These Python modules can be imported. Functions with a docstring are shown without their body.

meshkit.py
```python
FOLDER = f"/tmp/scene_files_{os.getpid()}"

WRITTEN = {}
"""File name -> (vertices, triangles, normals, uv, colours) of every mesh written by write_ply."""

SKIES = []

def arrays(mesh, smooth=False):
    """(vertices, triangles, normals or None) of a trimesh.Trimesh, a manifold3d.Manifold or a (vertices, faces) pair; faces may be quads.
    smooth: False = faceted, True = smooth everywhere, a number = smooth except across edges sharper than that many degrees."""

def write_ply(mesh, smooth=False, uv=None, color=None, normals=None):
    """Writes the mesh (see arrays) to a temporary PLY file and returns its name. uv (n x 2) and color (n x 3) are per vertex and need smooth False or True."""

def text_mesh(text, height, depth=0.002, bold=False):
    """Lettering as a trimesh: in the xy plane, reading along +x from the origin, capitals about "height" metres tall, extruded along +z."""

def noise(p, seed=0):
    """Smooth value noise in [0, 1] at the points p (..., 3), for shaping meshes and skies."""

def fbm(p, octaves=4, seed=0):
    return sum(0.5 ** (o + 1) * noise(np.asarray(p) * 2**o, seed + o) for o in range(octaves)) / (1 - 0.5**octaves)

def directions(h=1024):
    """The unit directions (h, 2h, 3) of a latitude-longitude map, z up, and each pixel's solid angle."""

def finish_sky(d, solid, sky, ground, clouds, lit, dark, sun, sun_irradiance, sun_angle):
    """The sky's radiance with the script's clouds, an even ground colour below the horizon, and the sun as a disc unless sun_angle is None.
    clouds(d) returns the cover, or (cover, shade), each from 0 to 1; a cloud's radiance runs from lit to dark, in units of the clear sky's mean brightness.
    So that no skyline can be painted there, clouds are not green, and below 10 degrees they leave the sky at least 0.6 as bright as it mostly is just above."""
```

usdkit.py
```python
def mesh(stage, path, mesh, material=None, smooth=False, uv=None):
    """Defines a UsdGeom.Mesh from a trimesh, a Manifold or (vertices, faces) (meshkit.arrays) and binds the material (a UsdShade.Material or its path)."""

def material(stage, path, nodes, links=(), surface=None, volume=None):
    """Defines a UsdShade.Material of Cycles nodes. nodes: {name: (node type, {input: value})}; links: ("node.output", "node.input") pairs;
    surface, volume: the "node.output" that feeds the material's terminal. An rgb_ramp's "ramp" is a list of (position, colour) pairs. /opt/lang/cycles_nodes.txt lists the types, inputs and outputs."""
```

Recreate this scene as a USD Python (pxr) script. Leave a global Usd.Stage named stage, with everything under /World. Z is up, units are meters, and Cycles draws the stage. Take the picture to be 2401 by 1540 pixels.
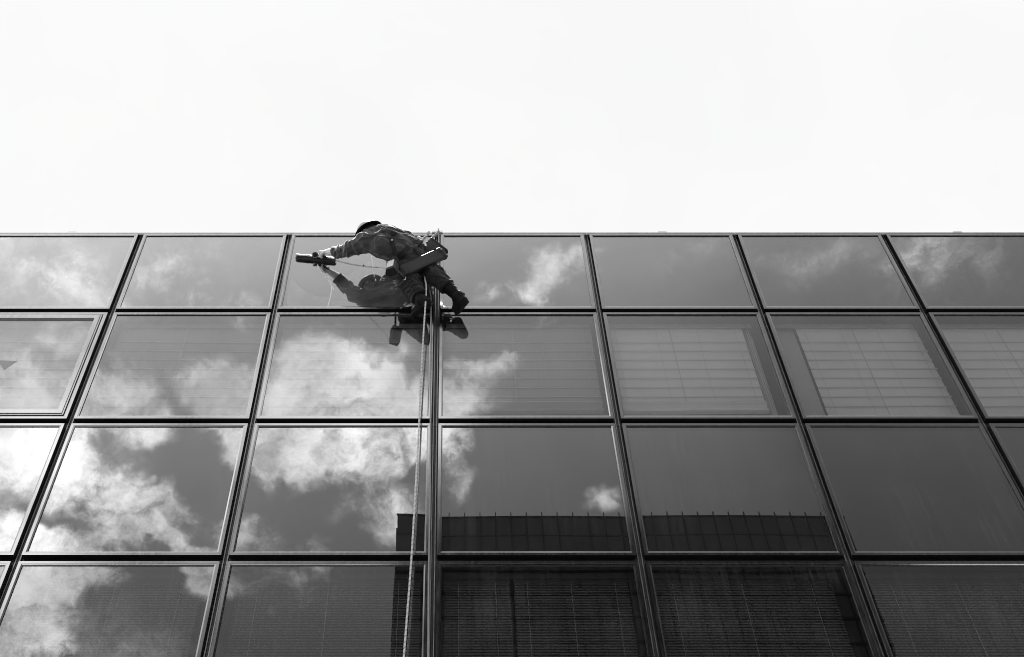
import math, random, re
import numpy as np, trimesh, usdkit, meshkit
from pxr import Usd, UsdGeom, UsdLux, UsdShade, Gf, Sdf
random.seed(7); rng = np.random.default_rng(7)
stage = Usd.Stage.CreateInMemory()
UsdGeom.SetStageUpAxis(stage, 'Z'); UsdGeom.SetStageMetersPerUnit(stage, 1.0)
UsdGeom.Xform.Define(stage, '/World'); UsdGeom.Scope.Define(stage, '/World/Looks')

# ------------------------------------------------------------------ camera, sky, sun, exposure
# the facade stands in the plane y = 0 and faces -y; the camera stands in the street in front of it and looks up
TILT = math.radians(50.0); SN, CS = math.sin(TILT), math.cos(TILT); SC = SN * CS
VX, VQ, QC = 1056.7, 1332.0, 2102.0           # vanishing point of the verticals in the 2400 px wide picture
FPX = QC * math.tan(TILT)
D0 = 9.4615 * SN                              # camera to facade
EYE = 1.6
EXPOSURE = 2.2
cam = UsdGeom.Camera.Define(stage, '/World/camera')
cam.AddTranslateOp().Set(Gf.Vec3d(0, -D0, EYE)); cam.AddRotateXOp().Set(90 + 50.0)
cam.CreateHorizontalApertureAttr(36.0); cam.CreateFocalLengthAttr(36.0 * FPX / 2400)
cam.CreateHorizontalApertureOffsetAttr(36.0 * (1200 - VX) / 2400)
cam.CreateClippingRangeAttr(Gf.Vec2f(0.1, 5000)); cam.CreateExposureAttr(EXPOSURE)

SUN_EL, SUN_AZ = math.radians(84), math.atan2(-0.92, 0.38)
SUN = np.array([math.sin(SUN_AZ) * math.cos(SUN_EL), math.cos(SUN_AZ) * math.cos(SUN_EL), math.sin(SUN_EL)])
sun = UsdLux.DistantLight.Define(stage, '/World/sun')
sun.CreateIntensityAttr(1.25); sun.CreateAngleAttr(0.5); sun.CreateNormalizeAttr(True); sun.CreateColorAttr(Gf.Vec3f(1, .995, .985))
_z = SUN; _x = np.cross([0, 0, 1.0], _z); _x /= np.linalg.norm(_x); _y = np.cross(_z, _x)
sun.AddTransformOp().Set(Gf.Matrix4d(*_x, 0, *_y, 0, *_z, 0, 0, 0, 60, 1))

def px_dir(x, y):
    """direction of the sky that the (flat) facade mirrors at a picture point"""
    q = y + VQ
    v = np.array([(x - VX) / (SN * q), -1.0, QC / (SC * q) - CS / SN])
    return v / np.linalg.norm(v)

STRENGTH = 0.05
UNIT = 1 / STRENGTH / 2 ** EXPOSURE               # raw sky value that shows as white
W_SKY, W_CLOUD = 1.65, 2.4
n = {'tc': ('texture_coordinate', {}),
     'sky': ('sky_texture', {'sky_type': 'single_scattering', 'sun_disc': False, 'sun_elevation': SUN_EL, 'sun_rotation': SUN_AZ, 'air_density': 1.0, 'aerosol_density': 1.0}),
     'sep': ('separate_color', {'color_type': 'rgb'}),           # seen as through the red filter of a black and white film
     # haze: brightest round the sun in front, falling off smoothly to the deep sky behind the camera
     'dot': ('vector_math', {'math_type': 'dot_product', 'vector2': (-1.708, 3.822, 3.654)}),
     'thin': ('noise_texture', {'scale': 2.6, 'detail': 6.0, 'roughness': .55, 'distortion': .5}),
     'thinr': ('math', {'math_type': 'multiply_add', 'value2': 0.9, 'value3': -0.809 - 0.45 - 0.10}),
     'ell': ('math', {'math_type': 'add'}),
     'exp': ('math', {'math_type': 'exponent'}),
     'ew': ('math', {'math_type': 'divide', 'value2': W_SKY}),
     'ew3': ('math', {'math_type': 'power', 'value2': 3.0}),
     'ew1': ('math', {'math_type': 'add', 'value2': 1.0}),
     'ewr': ('math', {'math_type': 'power', 'value2': 1 / 3}),
     'soft': ('math', {'math_type': 'divide'}),
     'fx': ('separate_xyz', {}),
     'veil': ('map_range', {'range_type': 'smoothstep', 'from_min': .0, 'from_max': .38, 'to_min': 1.0, 'to_max': .958 / W_SKY, 'clamp': True}),   # an even veil of thin cloud in front
     'veiled': ('math', {'math_type': 'multiply'}),
     'vn': ('map_range', {'from_min': .3, 'from_max': .7, 'to_min': .955, 'to_max': 1.02}), 'veiln': ('math', {'math_type': 'multiply'}),
     'sgn': ('math', {'math_type': 'multiply', 'value2': UNIT}),
     'lum': ('math', {'math_type': 'multiply_add', 'value2': 0.02})}
L = [('tc.generated', 'sky.vector'), ('sky.color', 'sep.color'), ('tc.generated', 'dot.vector1'), ('tc.generated', 'thin.vector'), ('thin.fac', 'thinr.value1'),
     ('dot.value', 'ell.value1'), ('thinr.value', 'ell.value2'), ('ell.value', 'exp.value1'), ('exp.value', 'ew.value1'), ('ew.value', 'ew3.value1'), ('ew3.value', 'ew1.value1'),
     ('ew1.value', 'ewr.value1'), ('exp.value', 'soft.value1'), ('ewr.value', 'soft.value2'), ('tc.generated', 'fx.vector'), ('fx.y', 'veil.value'), ('soft.value', 'veiled.value1'), ('veil.result', 'veiled.value2'), ('thin.fac', 'vn.value'), ('veiled.value', 'veiln.value1'), ('vn.result', 'veiln.value2'), ('veiln.value', 'sgn.value1'), ('sep.r', 'lum.value1'), ('sgn.value', 'lum.value3')]
# clouds behind the camera, mirrored in the panes: (x, y, radius x, radius y, weight)
CLOUDS = [
 (1290, 640, 75, 60, .62), (1325, 590, 55, 36, .52), (1240, 695, 75, 30, .62), (2160, 578, 90, 26, .26), (540, 692, 48, 30, .5), (385, 655, 70, 34, .42),
 (130, 650, 110, 50, .35), (1395, 562, 30, 16, .4), (1270, 765, 52, 28, .6),
 (705, 785, 52, 42, .66), (668, 860, 62, 62, .72), (765, 830, 70, 36, .6), (830, 912, 120, 62, 1.0), (915, 945, 110, 44, .95), (715, 935, 90, 50, .85),
 (955, 820, 52, 28, .38), (1120, 872, 80, 36, .66), (1085, 955, 80, 36, .85), (1160, 835, 34, 24, .42), (270, 925, 58, 52, .62), (525, 945, 85, 58, .9), (515, 752, 46, 26, .48),
 (130, 782, 74, 36, .5), (90, 925, 120, 56, .62), (10, 960, 90, 50, .6),
 (55, 1050, 110, 75, .8), (15, 1275, 60, 46, .6), (170, 1095, 75, 58, .56), (250, 1212, 160, 36, .74), (420, 1190, 100, 24, .62), (285, 1145, 70, 40, .5), (565, 1020, 80, 50, .8),
 (350, 1042, 60, 34, .5), (250, 1276, 80, 26, .8), (430, 1274, 90, 32, .9), (110, 1275, 80, 24, .7), (505, 1290, 40, 26, .6),
 (690, 1040, 110, 60, .82), (815, 1055, 140, 66, .85), (855, 1112, 76, 48, .7), (930, 1000, 80, 46, .8), (598, 1250, 66, 44, .95), (905, 1240, 100, 52, .55),
 (1062, 1050, 54, 82, .92), (1410, 1200, 42, 26, .62), (50, 1410, 100, 95, .95), (95, 1335, 90, 40, .7), (235, 1340, 80, 34, .6), (492, 1352, 36, 44, .95), (705, 1362, 62, 52, .56), (560, 1342, 56, 40, .55),
 (1950, 595, 260, 60, .20), (2300, 600, 240, 90, .21), (1600, 590, 200, 50, .18), (90, 610, 240, 80, .42), (420, 600, 220, 70, .28), (150, 850, 260, 120, .26),
 (180, 1500, 200, 90, .16), (420, 1510, 160, 70, .12), (-180, 1150, 160, 120, .6), (-200, 900, 140, 110, .4), (300, 1680, 240, 60, .5), (-150, 1500, 200, 120, .8)]
prev = 'low.result'
n['low'] = ('map_range', {'range_type': 'smoothstep', 'from_min': .50, 'from_max': .30, 'to_min': 0.0, 'to_max': .7, 'clamp': True})  # low cloud band out of view, added to brighten the blinds
L.append(('fx.z', 'low.value'))
for i, (x, y, rx, ry, w) in enumerate(CLOUDS):
    c = px_dir(x, y); a, b = px_dir(x + rx, y) - c, px_dir(x, y + ry) - c
    el, az = math.asin(c[2]), math.atan2(-c[0], c[1])
    n[f'm{i}'] = ('mapping', {'mapping_type': 'texture', 'location': tuple(c), 'rotation': (el, 0.0, az), 'scale': (1.8 * float(np.linalg.norm(a)), .6, 1.8 * float(np.linalg.norm(b)))})
    n[f'g{i}'] = ('gradient_texture', {'gradient_type': 'spherical'})
    n[f'a{i}'] = ('math', {'math_type': 'multiply_add', 'value2': w, 'value3': 0.0})
    L += [('warpd.vector', f'm{i}.vector'), (f'm{i}.vector', f'g{i}.vector'), (f'g{i}.fac', f'a{i}.value1')]
    if prev: L.append((prev, f'a{i}.value3'))
    prev = f'a{i}.value'
n |= {'warpn': ('noise_texture', {'scale': 9.0, 'detail': 4.0, 'roughness': .6}),
      'warpc': ('vector_math', {'math_type': 'subtract', 'vector2': (.5, .5, .5)}),
      'warpd': ('vector_math', {'math_type': 'multiply_add', 'vector2': (.13, .13, .13)}),
      'puff': ('noise_texture', {'scale': 10.0, 'detail': 14.0, 'roughness': .70, 'lacunarity': 2.05, 'distortion': .0}),
      'pw': ('noise_texture', {'scale': 16.0, 'detail': 5.0, 'roughness': .6}), 'pwc': ('vector_math', {'math_type': 'subtract', 'vector2': (.5, .5, .5)}), 'pwd': ('vector_math', {'math_type': 'multiply_add', 'vector2': (.09, .09, .09)}),
      'cap': ('math', {'math_type': 'minimum', 'value2': 0.77}),
      'amp': ('math', {'math_type': 'multiply', 'value2': 2.6, 'use_clamp': True}),
      'pc': ('math', {'math_type': 'multiply_add', 'value2': 2.7, 'value3': -1.35}),
      'dens': ('math', {'math_type': 'multiply'}),
      'dens2': ('math', {'math_type': 'multiply_add', 'value2': 0.93}),
      'cov2': ('map_range', {'range_type': 'smoothstep', 'from_min': .06, 'from_max': .96, 'to_min': 0.0, 'to_max': 1.0, 'clamp': True}),
      'shn': ('noise_texture', {'scale': 7.0, 'detail': 5.0, 'roughness': .55}),
      'shr': ('map_range', {'from_min': .36, 'from_max': .60, 'to_min': .48 * W_CLOUD * UNIT, 'to_max': 1.08 * W_CLOUD * UNIT, 'clamp': True}),
      'fin': ('mix_float', {'use_clamp': True}),
      'bg': ('background_shader', {'strength': STRENGTH})}
L += [('tc.generated', 'warpn.vector'), ('warpn.color', 'warpc.vector1'), ('warpc.vector', 'warpd.vector1'), ('tc.generated', 'warpd.vector3'),
      ('tc.generated', 'pw.vector'), ('pw.color', 'pwc.vector1'), ('pwc.vector', 'pwd.vector1'), ('tc.generated', 'pwd.vector3'), ('pwd.vector', 'puff.vector'),
      (prev, 'cap.value1'), ('cap.value', 'amp.value1'), ('puff.fac', 'pc.value1'), ('pc.value', 'dens.value1'), ('amp.value', 'dens.value2'),
      ('cap.value', 'dens2.value1'), ('dens.value', 'dens2.value3'), ('dens2.value', 'cov2.value'),
      ('tc.generated', 'shn.vector'), ('shn.fac', 'shr.value'), ('cov2.result', 'fin.fac'), ('lum.value', 'fin.a'), ('shr.result', 'fin.b'), ('fin.value', 'bg.color')]
n['tog'] = ('combine_color', {'color_type': 'rgb'})
L = [l for l in L if l[1] != 'bg.color'] + [('fin.result', 'tog.r'), ('fin.result', 'tog.g'), ('fin.result', 'tog.b'), ('tog.color', 'bg.color')]
dome = UsdLux.DomeLight.Define(stage, '/World/sky')
_m = usdkit.material(stage, '/World/Looks/sky_air', n, L, surface='bg.background')
UsdShade.MaterialBindingAPI.Apply(dome.GetPrim()).Bind(_m)

# ------------------------------------------------------------------ helpers
def P2W(px, py, s=0.0):
    """world point seen at picture point (2400 px wide picture) and standing s metres in front of the facade"""
    D, q = D0 - s, py + VQ
    return np.array([D * (px - VX) / (SN * q), -s, EYE + D * (QC / (SC * q) - CS / SN)])
def C1(cx, cy, s): return P2W(644.5 + cx * .2283, 480.5 + cy * .2283, s)
ZP = lambda y, s=0.0: float(P2W(VX, y, s)[2])

used = {}
def numbered(path):
    k = used.get(path, -1) + 1; used[path] = k
    return path if k == 0 else f'{path}_{k:03d}'
def tag(prim, label=None, cat=None, group=None, kind=None):
    p = prim.GetPrim() if hasattr(prim, 'GetPrim') else prim
    for k, v in (('label', label), ('category', cat), ('group', group), ('kind', kind)):
        if v: p.SetCustomDataByKey(k, v)
    return p
def thing(name, label=None, cat=None, group=None, kind=None, loc=None):
    x = UsdGeom.Xform.Define(stage, numbered('/World/' + name))
    if loc is not None: x.AddTranslateOp().Set(Gf.Vec3d(*map(float, loc)))
    tag(x, label, cat, group, kind); x_loc[str(x.GetPath())] = np.array(loc if loc is not None else (0, 0, 0), float)
    return x
x_loc = {}
def obj(name, m, mat, parent=None, smooth=False):
    base = str(parent.GetPath()) if parent is not None else '/World'
    if isinstance(m, list): m = join(m)
    v, f, nn = meshkit.arrays(m, smooth)
    root = '/' + '/'.join(base.split('/')[1:3])
    off = x_loc.get(root, np.zeros(3))
    g = usdkit.mesh(stage, numbered(base + '/' + name), trimesh.Trimesh(v - off, f, process=False), mat)
    if nn is not None:
        g.CreateNormalsAttr([Gf.Vec3f(*map(float, q)) for q in nn]); g.SetNormalsInterpolation('vertex')
    return g
def sub(name, parent):
    """a part that only holds sub-parts"""
    return UsdGeom.Xform.Define(stage, numbered(str(parent.GetPath()) + '/' + name))
def join(ms):
    ms = [trimesh.Trimesh(*m, process=False) if isinstance(m, tuple) else m for m in ms]
    return trimesh.util.concatenate(ms)
def box(x0, x1, y0, y1, z0, z1):
    v = np.array([[x, y, z] for x in (x0, x1) for y in (y0, y1) for z in (z0, z1)], float)
    f = [[0, 1, 3], [0, 3, 2], [4, 6, 7], [4, 7, 5], [0, 4, 5], [0, 5, 1], [2, 3, 7], [2, 7, 6], [0, 2, 6], [0, 6, 4], [1, 5, 7], [1, 7, 3]]
    return trimesh.Trimesh(v, f, process=False)
def prism(ring0, ring1):
    """closed solid between two rings of equal length"""
    a, b = np.asarray(ring0, float), np.asarray(ring1, float); k = len(a)
    v = np.vstack([a, b, a.mean(0), b.mean(0)]); f = []
    for i in range(k):
        j = (i + 1) % k
        f += [[i, j, k + j], [i, k + j, k + i], [2 * k, j, i], [2 * k + 1, k + i, k + j]]
    m = trimesh.Trimesh(v, f, process=False); 
    if m.volume < 0: m.invert()
    return m
def tube(pts, r, sides=8, closed_ends=True):
    p = np.asarray(pts, float); r = np.broadcast_to(r, (len(p),))
    t = np.gradient(p, axis=0); t /= np.linalg.norm(t, axis=1, keepdims=True) + 1e-12
    up = np.array([0, 0, 1.0]) if abs(t[0][2]) < .9 else np.array([1.0, 0, 0])
    a = np.cross(t[0], up); a /= np.linalg.norm(a); A = []
    for i in range(len(p)):
        a = a - t[i] * (a @ t[i]); a /= np.linalg.norm(a); A.append(a.copy())
    A = np.array(A); B = np.cross(t, A); ang = np.arange(sides) * 2 * np.pi / sides
    v = p[:, None] + r[:, None, None] * (np.cos(ang)[None, :, None] * A[:, None] + np.sin(ang)[None, :, None] * B[:, None])
    i, j = np.meshgrid(np.arange(len(p) - 1), np.arange(sides), indexing='ij')
    q = np.stack([i * sides + j, i * sides + (j + 1) % sides, (i + 1) * sides + (j + 1) % sides, (i + 1) * sides + j], -1).reshape(-1, 4)
    f = np.vstack([q[:, [0, 1, 2]], q[:, [0, 2, 3]]])
    v = v.reshape(-1, 3)
    if closed_ends:
        k = len(v); v = np.vstack([v, p[0], p[-1]]); e = (len(p) - 1) * sides
        f = np.vstack([f, [[k, (s + 1) % sides, s] for s in range(sides)], [[k + 1, e + s, e + (s + 1) % sides] for s in range(sides)]])
    m = trimesh.Trimesh(v, f, process=False)
    if m.volume < 0: m.invert()
    return m
def curve(pts, k=12):
    """Catmull-Rom through the points"""
    p = np.asarray(pts, float); p = np.vstack([2 * p[0] - p[1], p, 2 * p[-1] - p[-2]]); out = []
    for i in range(1, len(p) - 2):
        for t in np.linspace(0, 1, k, endpoint=False):
            out.append(.5 * (2 * p[i] + (p[i + 1] - p[i - 1]) * t + (2 * p[i - 1] - 5 * p[i] + 4 * p[i + 1] - p[i + 2]) * t * t + (3 * p[i] - p[i - 1] - 3 * p[i + 1] + p[i + 2]) * t ** 3))
    out.append(p[-2]); return np.array(out)

# ------------------------------------------------------------------ materials (all grey: the photograph is black and white)
M = {}
def mat(name, nodes, links, surface, volume=None):
    M[name] = usdkit.material(stage, '/World/Looks/' + name, nodes, links, surface=surface, volume=volume); return M[name]
def plain(name, c, rough=.6, metal=0.0, spec=.5, nscale=14.0, var=.25, bump=0.0, bscale=60.0, stretch=(1, 1, 1), rvar=.15, sheen=0.0):
    nodes = {'g': ('texture_coordinate', {}), 'mp': ('mapping', {'scale': stretch}), 'n': ('noise_texture', {'scale': nscale, 'detail': 6.0, 'roughness': .6}),
             'r': ('rgb_ramp', {'ramp': [(.25, (c * (1 - var),) * 3), (.75, (c * (1 + var),) * 3)]}),
             'rr': ('map_range', {'from_min': .3, 'from_max': .7, 'to_min': max(0, rough - rvar), 'to_max': min(1, rough + rvar)}),
             'p': ('principled_bsdf', {'metallic': metal, 'specular_ior_level': spec, 'sheen_weight': sheen})}
    links = [('g.object', 'mp.vector'), ('mp.vector', 'n.vector'), ('n.fac', 'r.fac'), ('r.color', 'p.base_color'), ('n.fac', 'rr.value'), ('rr.result', 'p.roughness')]
    if bump:
        nodes |= {'bn': ('noise_texture', {'scale': bscale, 'detail': 4.0, 'roughness': .6}), 'b': ('bump', {'strength': bump, 'distance': .004})}
        links += [('mp.vector', 'bn.vector'), ('bn.fac', 'b.height'), ('b.normal', 'p.normal')]
    return mat(name, nodes, links, 'p.BSDF')
plain('aluminium', .44, .11, metal=1.0, nscale=5.0, var=.10, stretch=(6, 6, 1.0), rvar=.035)
plain('dark_gasket', .012, .55, spec=.25, var=.3)
plain('mullion_metal', .34, .3, metal=.9, nscale=8.0, var=.22, stretch=(4, 4, .6), rvar=.1)
plain('mullion_dark', .03, .4, spec=.4, var=.3)
plain('coping_metal', .55, .25, metal=1.0, nscale=3.0, var=.08)
plain('back_panel', .12, .9, spec=.0, nscale=1.5, var=.06)
plain('interior_dark', .02, .9, spec=.0)
plain('interior_light', .5, .85, spec=.1, nscale=2.0, var=.06)
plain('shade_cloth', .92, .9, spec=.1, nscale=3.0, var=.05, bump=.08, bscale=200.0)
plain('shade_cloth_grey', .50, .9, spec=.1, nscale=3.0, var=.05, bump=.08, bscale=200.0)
plain('shade_batten', .80, .7, spec=.2, var=.03)
plain('shade_cord', .62, .7, spec=.2, var=.03)
plain('blind_slat', .25, .5, spec=.4, nscale=2.0, var=.07)
plain('asphalt', .05, .9, spec=.2, nscale=3.0, var=.35, bump=.4, bscale=80.0)
plain('tower_glass', .018, .6, spec=.0, nscale=.25, var=.2, rvar=.05)
plain('tower_metal', .004, .6, spec=.0, var=.2)
plain('sticker_grey', .25, .6, var=.05)
# glass: a coated pane that mirrors the sky, a little dusty and streaked; behind it one sees the blinds or the panel of the parapet
def glass(name, mirror, tint):
    nodes = {'f': ('fresnel', {'IOR': 1.6}), 'k': ('math', {'math_type': 'multiply_add', 'value2': .75, 'value3': mirror, 'use_clamp': True}),
             'g': ('glossy_bsdf', {'color': (.97,) * 3, 'roughness': 0.0, 'distribution': 'ggx'}), 'm': ('mix_closure', {}), 't': ('transparent_bsdf', {'color': (tint,) * 3}),
             'pos': ('geometry', {}), 'mp': ('mapping', {'scale': (34.0, 1.0, 1.1)}), 'dn': ('noise_texture', {'scale': 1.0, 'detail': 6.0, 'roughness': .65}),
             'bn': ('noise_texture', {'scale': 1.3, 'detail': 4.0}), 'bl': ('math', {'math_type': 'multiply'}),
             'dr': ('map_range', {'from_min': .24, 'from_max': .46, 'to_min': .003, 'to_max': .030, 'clamp': True}), 'dust': ('diffuse_bsdf', {'color': (.42,) * 3}), 'm2': ('mix_closure', {})}
    return mat(name, nodes, [('f.fac', 'k.value1'), ('k.value', 'm.fac'), ('t.BSDF', 'm.closure1'), ('g.BSDF', 'm.closure2'), ('pos.position', 'mp.vector'), ('mp.vector', 'dn.vector'), ('pos.position', 'bn.vector'),
                             ('dn.fac', 'bl.value1'), ('bn.fac', 'bl.value2'), ('bl.value', 'dr.value'), ('dr.result', 'm2.fac'), ('m.closure', 'm2.closure1'), ('dust.BSDF', 'm2.closure2')], 'm2.closure')
glass('window_glass', .29, 1.0)
glass('spandrel_glass', .40, .95)
# ------------------------------------------------------------------ setting
ground = obj('pavement', box(-400, 400, -400, 400, -.3, 0.0), M['asphalt']); tag(ground, kind='structure')
tag(dome, kind='structure')

# ------------------------------------------------------------------ the office building with its curtain wall
PITCH = .18496 * 9.4615
JX = lambda j: (-.386 + .18496 * j) * 9.4615            # middle of the joint to the right of column j
GAP, BAR, DEEP, REC = .068, .039, .060, .014            # joint width, frame width, depth of a unit, recess of the glass
ROW = [(ZP(723.5), ZP(547.9)), (ZP(980.5), ZP(732.1)), (ZP(1300.8), ZP(992.0))]
H1 = ROW[1][1] - ROW[1][0]; VG = ROW[1][0] - ROW[2][1]
ROW.append((ZP(1315.0) - H1, ZP(1315.0)))
ROW.append((ROW[3][0] - VG - (ROW[2][1] - ROW[2][0]), ROW[3][0] - VG))
ZTOP = ZP(544.9)
COLS = range(-2, 9)
bld = thing('office_building', 'glazed office building whose framed mirror panes fill the lower picture', 'building')

def ring(x0, x1, z0, z1, w, y0, y1, yi0=None):
    """four mitred bars round an opening; front at y0 (inner edge at yi0), back at y1"""
    yi0 = y0 if yi0 is None else yi0
    o = [(x0, z0), (x1, z0), (x1, z1), (x0, z1)]; i = [(x0 + w, z0 + w), (x1 - w, z0 + w), (x1 - w, z1 - w), (x0 + w, z1 - w)]
    e = .0006; ms = []
    for k in range(4):
        l = (k + 1) % 4
        d = np.array(o[l]) - np.array(o[k]); d = d / np.linalg.norm(d) * e      # hairline at the mitre
        A, B, C_, D_ = np.array(o[k]) + d, np.array(o[l]) - d, np.array(i[l]) - d, np.array(i[k]) + d
        fr = [(A[0], y0, A[1]), (B[0], y0, B[1]), (C_[0], yi0, C_[1]), (D_[0], yi0, D_[1])]
        bk = [(p[0], y1, p[1]) for p in (A, B, C_, D_)]
        ms.append(prism(fr, bk))
    return ms
def pane_mesh(x0, x1, z0, z1, y, bow, tilt, k=14):
    u, w = np.meshgrid(np.linspace(-1, 1, k), np.linspace(-1, 1, k), indexing='ij')
    dy = bow * ((1 - u ** 2) * (1 - w ** 2)) + tilt[0] * u + tilt[1] * w
    a = bow * .35
    dy = dy + a * np.sin(1.7 * u + 9 * tilt[0] * 1e3) * np.cos(2.1 * w + 7 * tilt[1] * 1e3)
    v = np.stack([x0 + (x1 - x0) * (u + 1) / 2, y - dy, z0 + (z1 - z0) * (w + 1) / 2], -1).reshape(-1, 3)
    i, j = np.meshgrid(np.arange(k - 1), np.arange(k - 1), indexing='ij'); b = (i * k + j).ravel()
    q = np.stack([b, b + k, b + k + 1, b + 1], -1)
    return trimesh.Trimesh(v, np.vstack([q[:, [0, 1, 2]], q[:, [0, 2, 3]]]), process=False)
def unit(col, row):
    x0, x1 = JX(col - 1) + GAP / 2, JX(col) - GAP / 2; z0, z1 = ROW[row]
    vision = row in (1, 3)
    part = sub('window' if vision else 'spandrel_panel', bld)
    obj('frame', ring(x0, x1, z0, z1, .027, 0.0, .0045) + ring(x0 + .0275, x1 - .0275, z0 + .0275, z1 - .0275, BAR - .0275, .0025, .006, .004), M['aluminium'], part)
    obj('edge', ring(x0 + .0015, x1 - .0015, z0 + .0015, z1 - .0015, .0265, .005, DEEP), M['dark_gasket'], part)
    obj('gasket', ring(x0 + .028, x1 - .028, z0 + .028, z1 - .028, BAR - .0285, .0065, .022), M['dark_gasket'], part)
    a, b, c, d = x0 + BAR - .003, x1 - BAR + .003, z0 + BAR - .003, z1 - BAR + .003
    r2 = np.random.default_rng(100 + col * 7 + row * 31)
    bow = r2.uniform(.35, .8) * 1e-3 * r2.choice([1, 1, -1]); tilt = r2.uniform(-.8, .8, 2) * 1e-3
    if row == 2 and col in (3, 4): bow, tilt = .22e-3, tilt * .3
    if row == 1 and col == 0:                                  # the opening casement at the left edge
        e = .006; x0b, x1b, z0b, z1b = x0 + BAR + e, x1 - BAR - e, z0 + BAR + e, z1 - BAR - e
        obj('sash', ring(x0b, x1b, z0b, z1b, .014, -.006, .019) + ring(x0b + .016, x1b - .016, z0b + .016, z1b - .016, .050, -.014, .02), M['aluminium'], part)
        obj('edge', ring(x0 + BAR - .004, x1 - BAR + .004, z0 + BAR - .004, z1 - BAR + .004, .02, .021, .045), M['dark_gasket'], part)
        a, b, c, d = x0b + .062, x1b - .062, z0b + .062, z1b - .062
        obj('pane', pane_mesh(a, b, c, d, .008, bow, tilt), M['window_glass'], part, smooth=True)
        return
    if not vision: obj('back_panel', box(a + .001, b - .001, REC + .05, REC + .055, c + .001, d - .001), M['back_panel'], part)
    obj('pane', pane_mesh(a, b, c, d, REC, bow, tilt), M['window_glass' if vision else 'spandrel_glass'], part, smooth=True)
for row in range(5):
    for col in COLS: unit(col, row)
# joints between the columns: extruded channel with ribs, one length per row
for j in range(-3, 9):
    for r, (z0, z1) in enumerate(ROW):
        x = JX(j); lo, hi = z0 - VG + .006, z1
        back = obj('mullion', [box(x - GAP / 2 - .02, x + GAP / 2 + .02, DEEP + .006, DEEP + .02, lo, hi)], M['mullion_dark'], bld)
        obj('rib', box(x - .0200, x - .0120, DEEP - .016, DEEP + .0055, lo, hi), M['mullion_metal'], back)
        obj('rib', box(x + .0120, x + .0200, DEEP - .016, DEEP + .0055, lo, hi), M['mullion_metal'], back)
        obj('seal', box(x - .0075, x + .0075, DEEP - .010, DEEP + .0055, lo, hi), M['mullion_dark'], back)
    obj('joint_cap', box(JX(j) - GAP / 2 + .001, JX(j) + GAP / 2 - .001, .004, DEEP + .03, ROW[0][1] - .012, ROW[0][1] + .002), M['coping_metal'], bld)
# horizontal joints: dark gasket channel
for r, (z0, z1) in enumerate(ROW):
    for c in COLS:
        obj('joint_channel', box(JX(c - 1) + GAP / 2 + .022, JX(c) - GAP / 2 - .022, DEEP + .004, DEEP + .018, z0 - VG - .03, z0 + .03), M['dark_gasket'], bld)
# coping along the roof edge, in lengths of one column
for c in COLS:
    obj('coping', box(JX(c - 1) + .0015, JX(c) - .0015, -.003, .34, ROW[0][1] + .0025, ZTOP), M['coping_metal'], bld)
for c in range(-1, 8, 2):
    x = JX(c) + .52 * PITCH
    obj('roof_bracket', [box(x - .05, x + .05, .02, .06, ZTOP + .001, ZTOP + .05), box(x - .05, x + .05, .0605, .12, ZTOP + .045, ZTOP + .05), box(x - .05, x + .05, .0605, .12, ZTOP + .001, ZTOP + .006)], M['coping_metal'], bld)
XA, XB = JX(-3), JX(8)
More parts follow.
